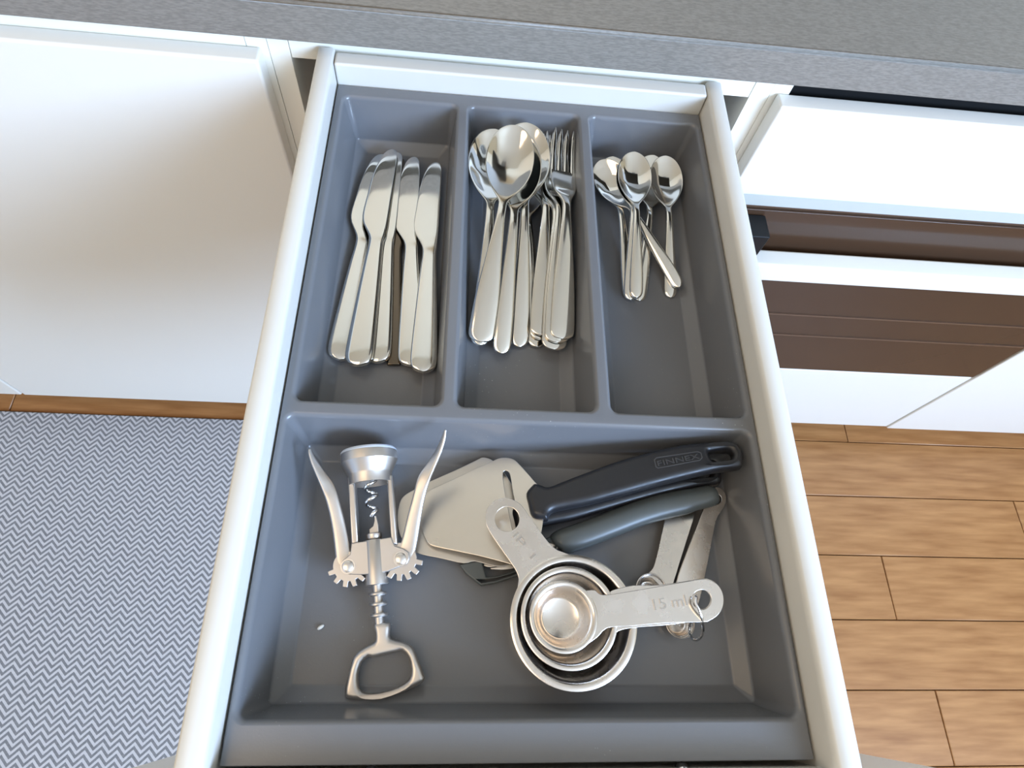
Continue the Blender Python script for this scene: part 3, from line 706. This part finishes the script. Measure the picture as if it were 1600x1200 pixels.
def text_on(txt, pa, pb, size_px, plane, lift, th, mt, par, root, name='lettering'):
    """Raised lettering along the surveyed base line pa -> pb, on a real plane; size by cap height in pixels."""
    cu = bpy.data.curves.new('t', 'FONT'); cu.body = txt; cu.size = 1.0; cu.extrude = 0.0; cu.align_x = 'LEFT'
    o = bpy.data.objects.new('t', cu); C.objects.link(o)
    dg = bpy.context.evaluated_depsgraph_get(); dg.update()
    me = bpy.data.meshes.new_from_object(o.evaluated_get(dg)); bpy.data.objects.remove(o)
    xs = [v.co.x for v in me.vertices]; x0, x1 = min(xs), max(xs)
    a, b = plane.at(*pa), plane.at(*pb); ex = (b - a); ln_ = ex.length; ex.normalize(); ey = plane.n.cross(ex)
    px = ln_ / math.hypot(pb[0] - pa[0], pb[1] - pa[1]); ys_ = size_px * px / 0.70
    bm = bmesh.new(); bm.from_mesh(me); bpy.data.meshes.remove(me)
    r = bmesh.ops.extrude_face_region(bm, geom=bm.faces[:])
    top = {v for v in r['geom'] if isinstance(v, bmesh.types.BMVert)}
    for v in bm.verts:
        v.co = a + ex * ((v.co.x - x0) / (x1 - x0) * ln_) + ey * (v.co.y * ys_) + plane.n * (lift + (th if v in top else 0)) - Vector(root.location)
    bmesh.ops.recalc_face_normals(bm, faces=bm.faces)
    return obj(name, finish(bm, name, 20), mt, par)
text_on('FINNEX', (1028.5, 728.3), (1093, 716.5), 8.5, hpl, -0.0002, 0.0006, M['mark'], hdA, rootA)

# ------------------------------------------------------------------ peeler
pr0 = at(900, 840, -0.034)
pr = thing('peeler', pr0, 'dark grey plastic vegetable peeler with a rounded handle, lying below the black slicer handle', 'peeler')
cl = [(868, 852, -0.0345, 15), (872, 849, -0.0342, 20), (882, 846, -0.0340, 22.5), (917, 834, -0.0335, 22.5), (956, 819, -0.0325, 22), (995, 804, -0.0315, 21.5), (1030, 793, -0.0305, 21.5), (1065, 785, -0.0295, 21), (1085, 780, -0.0290, 19), (1103, 776, -0.0285, 18.5), (1112, 774, -0.0283, 17.5), (1118, 772, -0.0282, 13), (1120.5, 771.5, -0.0282, 5)]
keys = [(i, *c) for i, c in enumerate(cl)]; pts = []; rad = []
for i in range(49):
    u, v, z, r = interp(keys, 12 * i / 48); pts.append(at(u, v, z) - pr0); rad.append((at(u, v + r, z) - at(u, v - r, z)).length / 2 * 0.90)
bm = tube_bm(pts, rad, 24)
for v in bm.verts:
    zc = -0.031 - pr0.z; v.co.z = zc + (v.co.z - zc) * 0.85
obj('handle', finish(bm, 'handle', 60), M['greyplastic'], pr)
pp = Plane((740, 895, -0.0378), (870, 848, -0.0318), (760, 920, -0.0378))
frame = [(717, 882), (730, 879), (745, 876), (800, 858), (850, 842), (868, 836), (878, 842), (884, 852), (882, 862), (870, 870), (830, 890), (800, 903), (775, 911), (751, 915), (741, 907), (728, 897)]
win = [(753, 878), (800, 861), (846, 847), (862, 846), (868, 852), (864, 861), (825, 880), (800, 893), (775, 900), (760, 901.5)]
plate('head_frame', [frame, win], pp, 0.0085, M['greyplastic'], pr, 0.0012, 0, 40, 3)
bl1 = [(757, 880), (800, 865), (850, 850), (872, 846), (874, 851), (855, 858), (800, 878), (775, 885), (762, 886)]
bl2 = [(766, 888), (800, 880), (850, 861), (870, 853), (872, 857), (852, 868), (810, 886), (790, 890), (776, 890)]
ppb = Plane((740, 895, -0.0405), (870, 848, -0.0345), (760, 920, -0.0405))
plate('blade', [bl1], ppb, 0.0012, M['brushed'], pr, 0.0003, 2)
plate('blade', [bl2], ppb, 0.0012, M['brushed'], pr, 0.0003, 2)

# ------------------------------------------------------------------ measuring cups and spoons
def cup(c_px, z_rim, r_out, r_in, depth, foot, n=72):
    c = at(*c_px, z_rim); return c, [(0, -depth), (foot * 0.96, -depth), (foot + 0.0012, -depth + 0.0010), ((foot + r_in) / 2 + 0.001, -depth * 0.50), (r_in - 0.0006, -0.0022), (r_in + 0.0004, -0.0006), (r_in + 0.0016, 0), (r_out - 0.0002, 0), (r_out, -0.0002), (r_out, -0.0009), (r_in + 0.0014, -0.0011), (r_in + 0.0002, -0.0032), ((foot + r_in) / 2 + 0.0019, -depth * 0.50), (foot + 0.0020, -depth), (foot * 0.97, -depth - 0.0010), (0, -depth - 0.0010)]
GC = 'nested steel measuring cups'
def measuring(c_px, z_rim, r_out, r_in, depth, foot, handle, hole, label, hz, txt=None, cat='measuring cup', nm='measuring_cup', grp=GC, hplane=None, th=0.0012):
    c, prof = cup(c_px, z_rim, r_out, r_in, depth, foot)
    root = thing(nm, (c.x, c.y, z_rim - depth), label, cat, grp)
    obj('bowl', finish(lathe_bm(prof, 72, c - Vector(root.location)), 'bowl', 50), M['cup'], root)
    hp = hplane or Plane(hz - 0.00012)
    hd = plate('handle', [handle] + ([hole] if hole else []), hp, th, M['cup'], root, 0.0003, 3)
    if txt: text_on(txt[0], txt[1], txt[2], txt[3], hp, 0.0, 0.0005, M['stamp'], hd, root)
    return root
# large cup, handle up to the left
def arc_on(c_px, z, r, a0, a1, n=9):
    """pixels of an arc of radius r round the cup centre (angles in degrees, world)."""
    c = at(*c_px, z); out = []
    for i in range(n):
        a = math.radians(a0 + (a1 - a0) * i / max(n - 1, 1)); p = c + Vector((r * math.cos(a), r * math.sin(a), 0)) - CAM
        out.append((800 + FPX * p.dot(RX) / p.dot(RZ), 600 + FPX * p.dot(RY) / p.dot(RZ)))
    return out
ZL, ZM, ZS = -0.0130, -0.0105, -0.0080
hl = arc_on((897, 969), ZL, 0.0378, 88, 88, 1) + [(880, 862.5), (869, 858), (856, 846), (838, 822), (818, 793), (808, 784), (796, 778.5), (786, 778), (775, 781), (765, 789), (759.5, 799), (758, 810), (760, 820), (767, 834), (786, 862), (804, 888), (810, 902), (809.5, 912)] + arc_on((897, 969), ZL, 0.0378, 158, 158, 1)
hl += arc_on((897, 969), ZL, 0.0358, 155, 92)
measuring((897, 969), ZL, 0.0391, 0.0340, 0.0320, 0.0255, hl, circ((792.5, 811), 19, 24, 19.5), 'largest steel measuring cup, holding the smaller cups, its holed handle pointing up left', ZL, ('1 dl', (838, 867), (809, 831), 12))
hm_out = arc_on((890, 964), ZM, 0.0290, 28, 28, 1) + [(958, 922), (990, 914.5), (1030, 914), (1094, 904.5), (1107, 904.5), (1119, 911), (1127, 922), (1129, 936), (1126, 950), (1119, 962), (1108, 968), (1094, 970), (1040, 977), (1000, 980), (972, 984), (962, 990)] + arc_on((890, 964), ZM, 0.0290, -28, -28, 1)
hm_out += arc_on((890, 964), ZM, 0.0272, -24, 24, 7)
measuring((890, 964), ZM, 0.0297, 0.0258, 0.0290, 0.0195, hm_out, circ((1096, 936), 14.5, 20, 15.5), 'middle steel measuring cup nested in the largest, its handle under the smallest cup handle', ZM)
hs_out = arc_on((881, 963), ZS, 0.0203, 47, 47, 1) + [(929, 922), (936, 927.5), (948, 929.3), (990, 923), (1030, 916), (1070, 909), (1096, 904.8), (1108, 906), (1120, 912), (1128, 923), (1131, 936), (1129, 950), (1122, 961), (1110, 969), (1098, 972), (1040, 973.5), (990, 978), (955, 980), (943, 985), (934, 995)] + arc_on((881, 963), ZS, 0.0203, -50, -50, 1)
hs_out += arc_on((881, 963), ZS, 0.0184, -48, 48, 9)
measuring((881, 963), ZS, 0.0207, 0.0172, 0.0130, 0.0112, hs_out, circ((1096.5, 937), 15, 24, 15.5), 'smallest steel measuring cup nested on top, marked 15 ml, handle pointing right', ZS, ('15 ml', (1023, 953.5), (1074, 946), 16))
GS = 'small steel measuring spoons on the ring'
h5 = [(1039, 811), (1050, 780), (1064, 770), (1080, 772), (1087, 784), (1085, 806), (1074, 842), (1062, 880), (1055, 903), (1046, 925), (1034, 918), (1018, 903), (1006, 902), (1016, 893), (1022, 884), (1029, 858)]
measuring((1018, 921), -0.0345, 0.0105, 0.0085, 0.0100, 0.0055, h5, circ((1068, 784), 7, 18), 'steel measuring spoon with a flat straight handle running under the peeler', 0, None, 'measuring spoon', 'measuring_spoon', GS, Plane((1018, 921, -0.0345), (1065, 780, -0.0410), (1060, 930, -0.0345)))
h1 = [(1060, 901), (1072, 868), (1088, 826), (1099, 795), (1104, 776), (1112, 764), (1122, 761), (1132, 768), (1135, 781), (1131, 793), (1122, 806), (1117, 822), (1110, 858), (1101, 904), (1094, 935), (1086, 955), (1074, 962), (1058, 952), (1054, 930)]
measuring((1063, 973), -0.0350, 0.0098, 0.0080, 0.0095, 0.0050, h1, circ((1119, 780), 8.5, 18), 'tilted steel measuring spoon with its rounded handle end beside the peeler tip', 0, None, 'measuring spoon', 'measuring_spoon', GS, Plane((1063, 973, -0.0350), (1120, 780, -0.0360), (1100, 975, -0.0385)))
rp = [(1088, 931, -0.0040), (1087, 941, -0.0035), (1092, 952, -0.0040), (1097, 968, -0.008), (1099, 982, -0.013), (1097, 992, -0.019), (1092, 999, -0.024), (1085, 1000, -0.028), (1079, 994, -0.031), (1077, 984, -0.033), (1079, 970, -0.030), (1083, 953, -0.022), (1087, 938, -0.012)]
r0 = at(1090, 965, -0.02)
bm = tube_bm([p for p in catmull([at(*q) - r0 for q in rp], 4)] , 0.0009, 8, False)
o = obj('split_ring', finish(bm, 'split_ring'), M['chrome'], None, r0); tag(o, 'thin steel wire ring threaded through the measuring handle hole', 'ring')

# ------------------------------------------------------------------ crumb
p = at(501, 980, TZ + 0.0012)
bm = bmesh.new(); bmesh.ops.create_uvsphere(bm, u_segments=12, v_segments=8, radius=1.0)
for v in bm.verts: v.co = Vector((v.co.x * 0.0024, v.co.y * 0.0012, v.co.z * 0.0011))
o = obj('rice_grain', finish(bm, 'rice_grain'), M['rice'], None, p); o.rotation_euler = (0, 0, math.radians(35)); tag(o, 'single white rice grain on the tray floor left of the corkscrew', 'crumb')
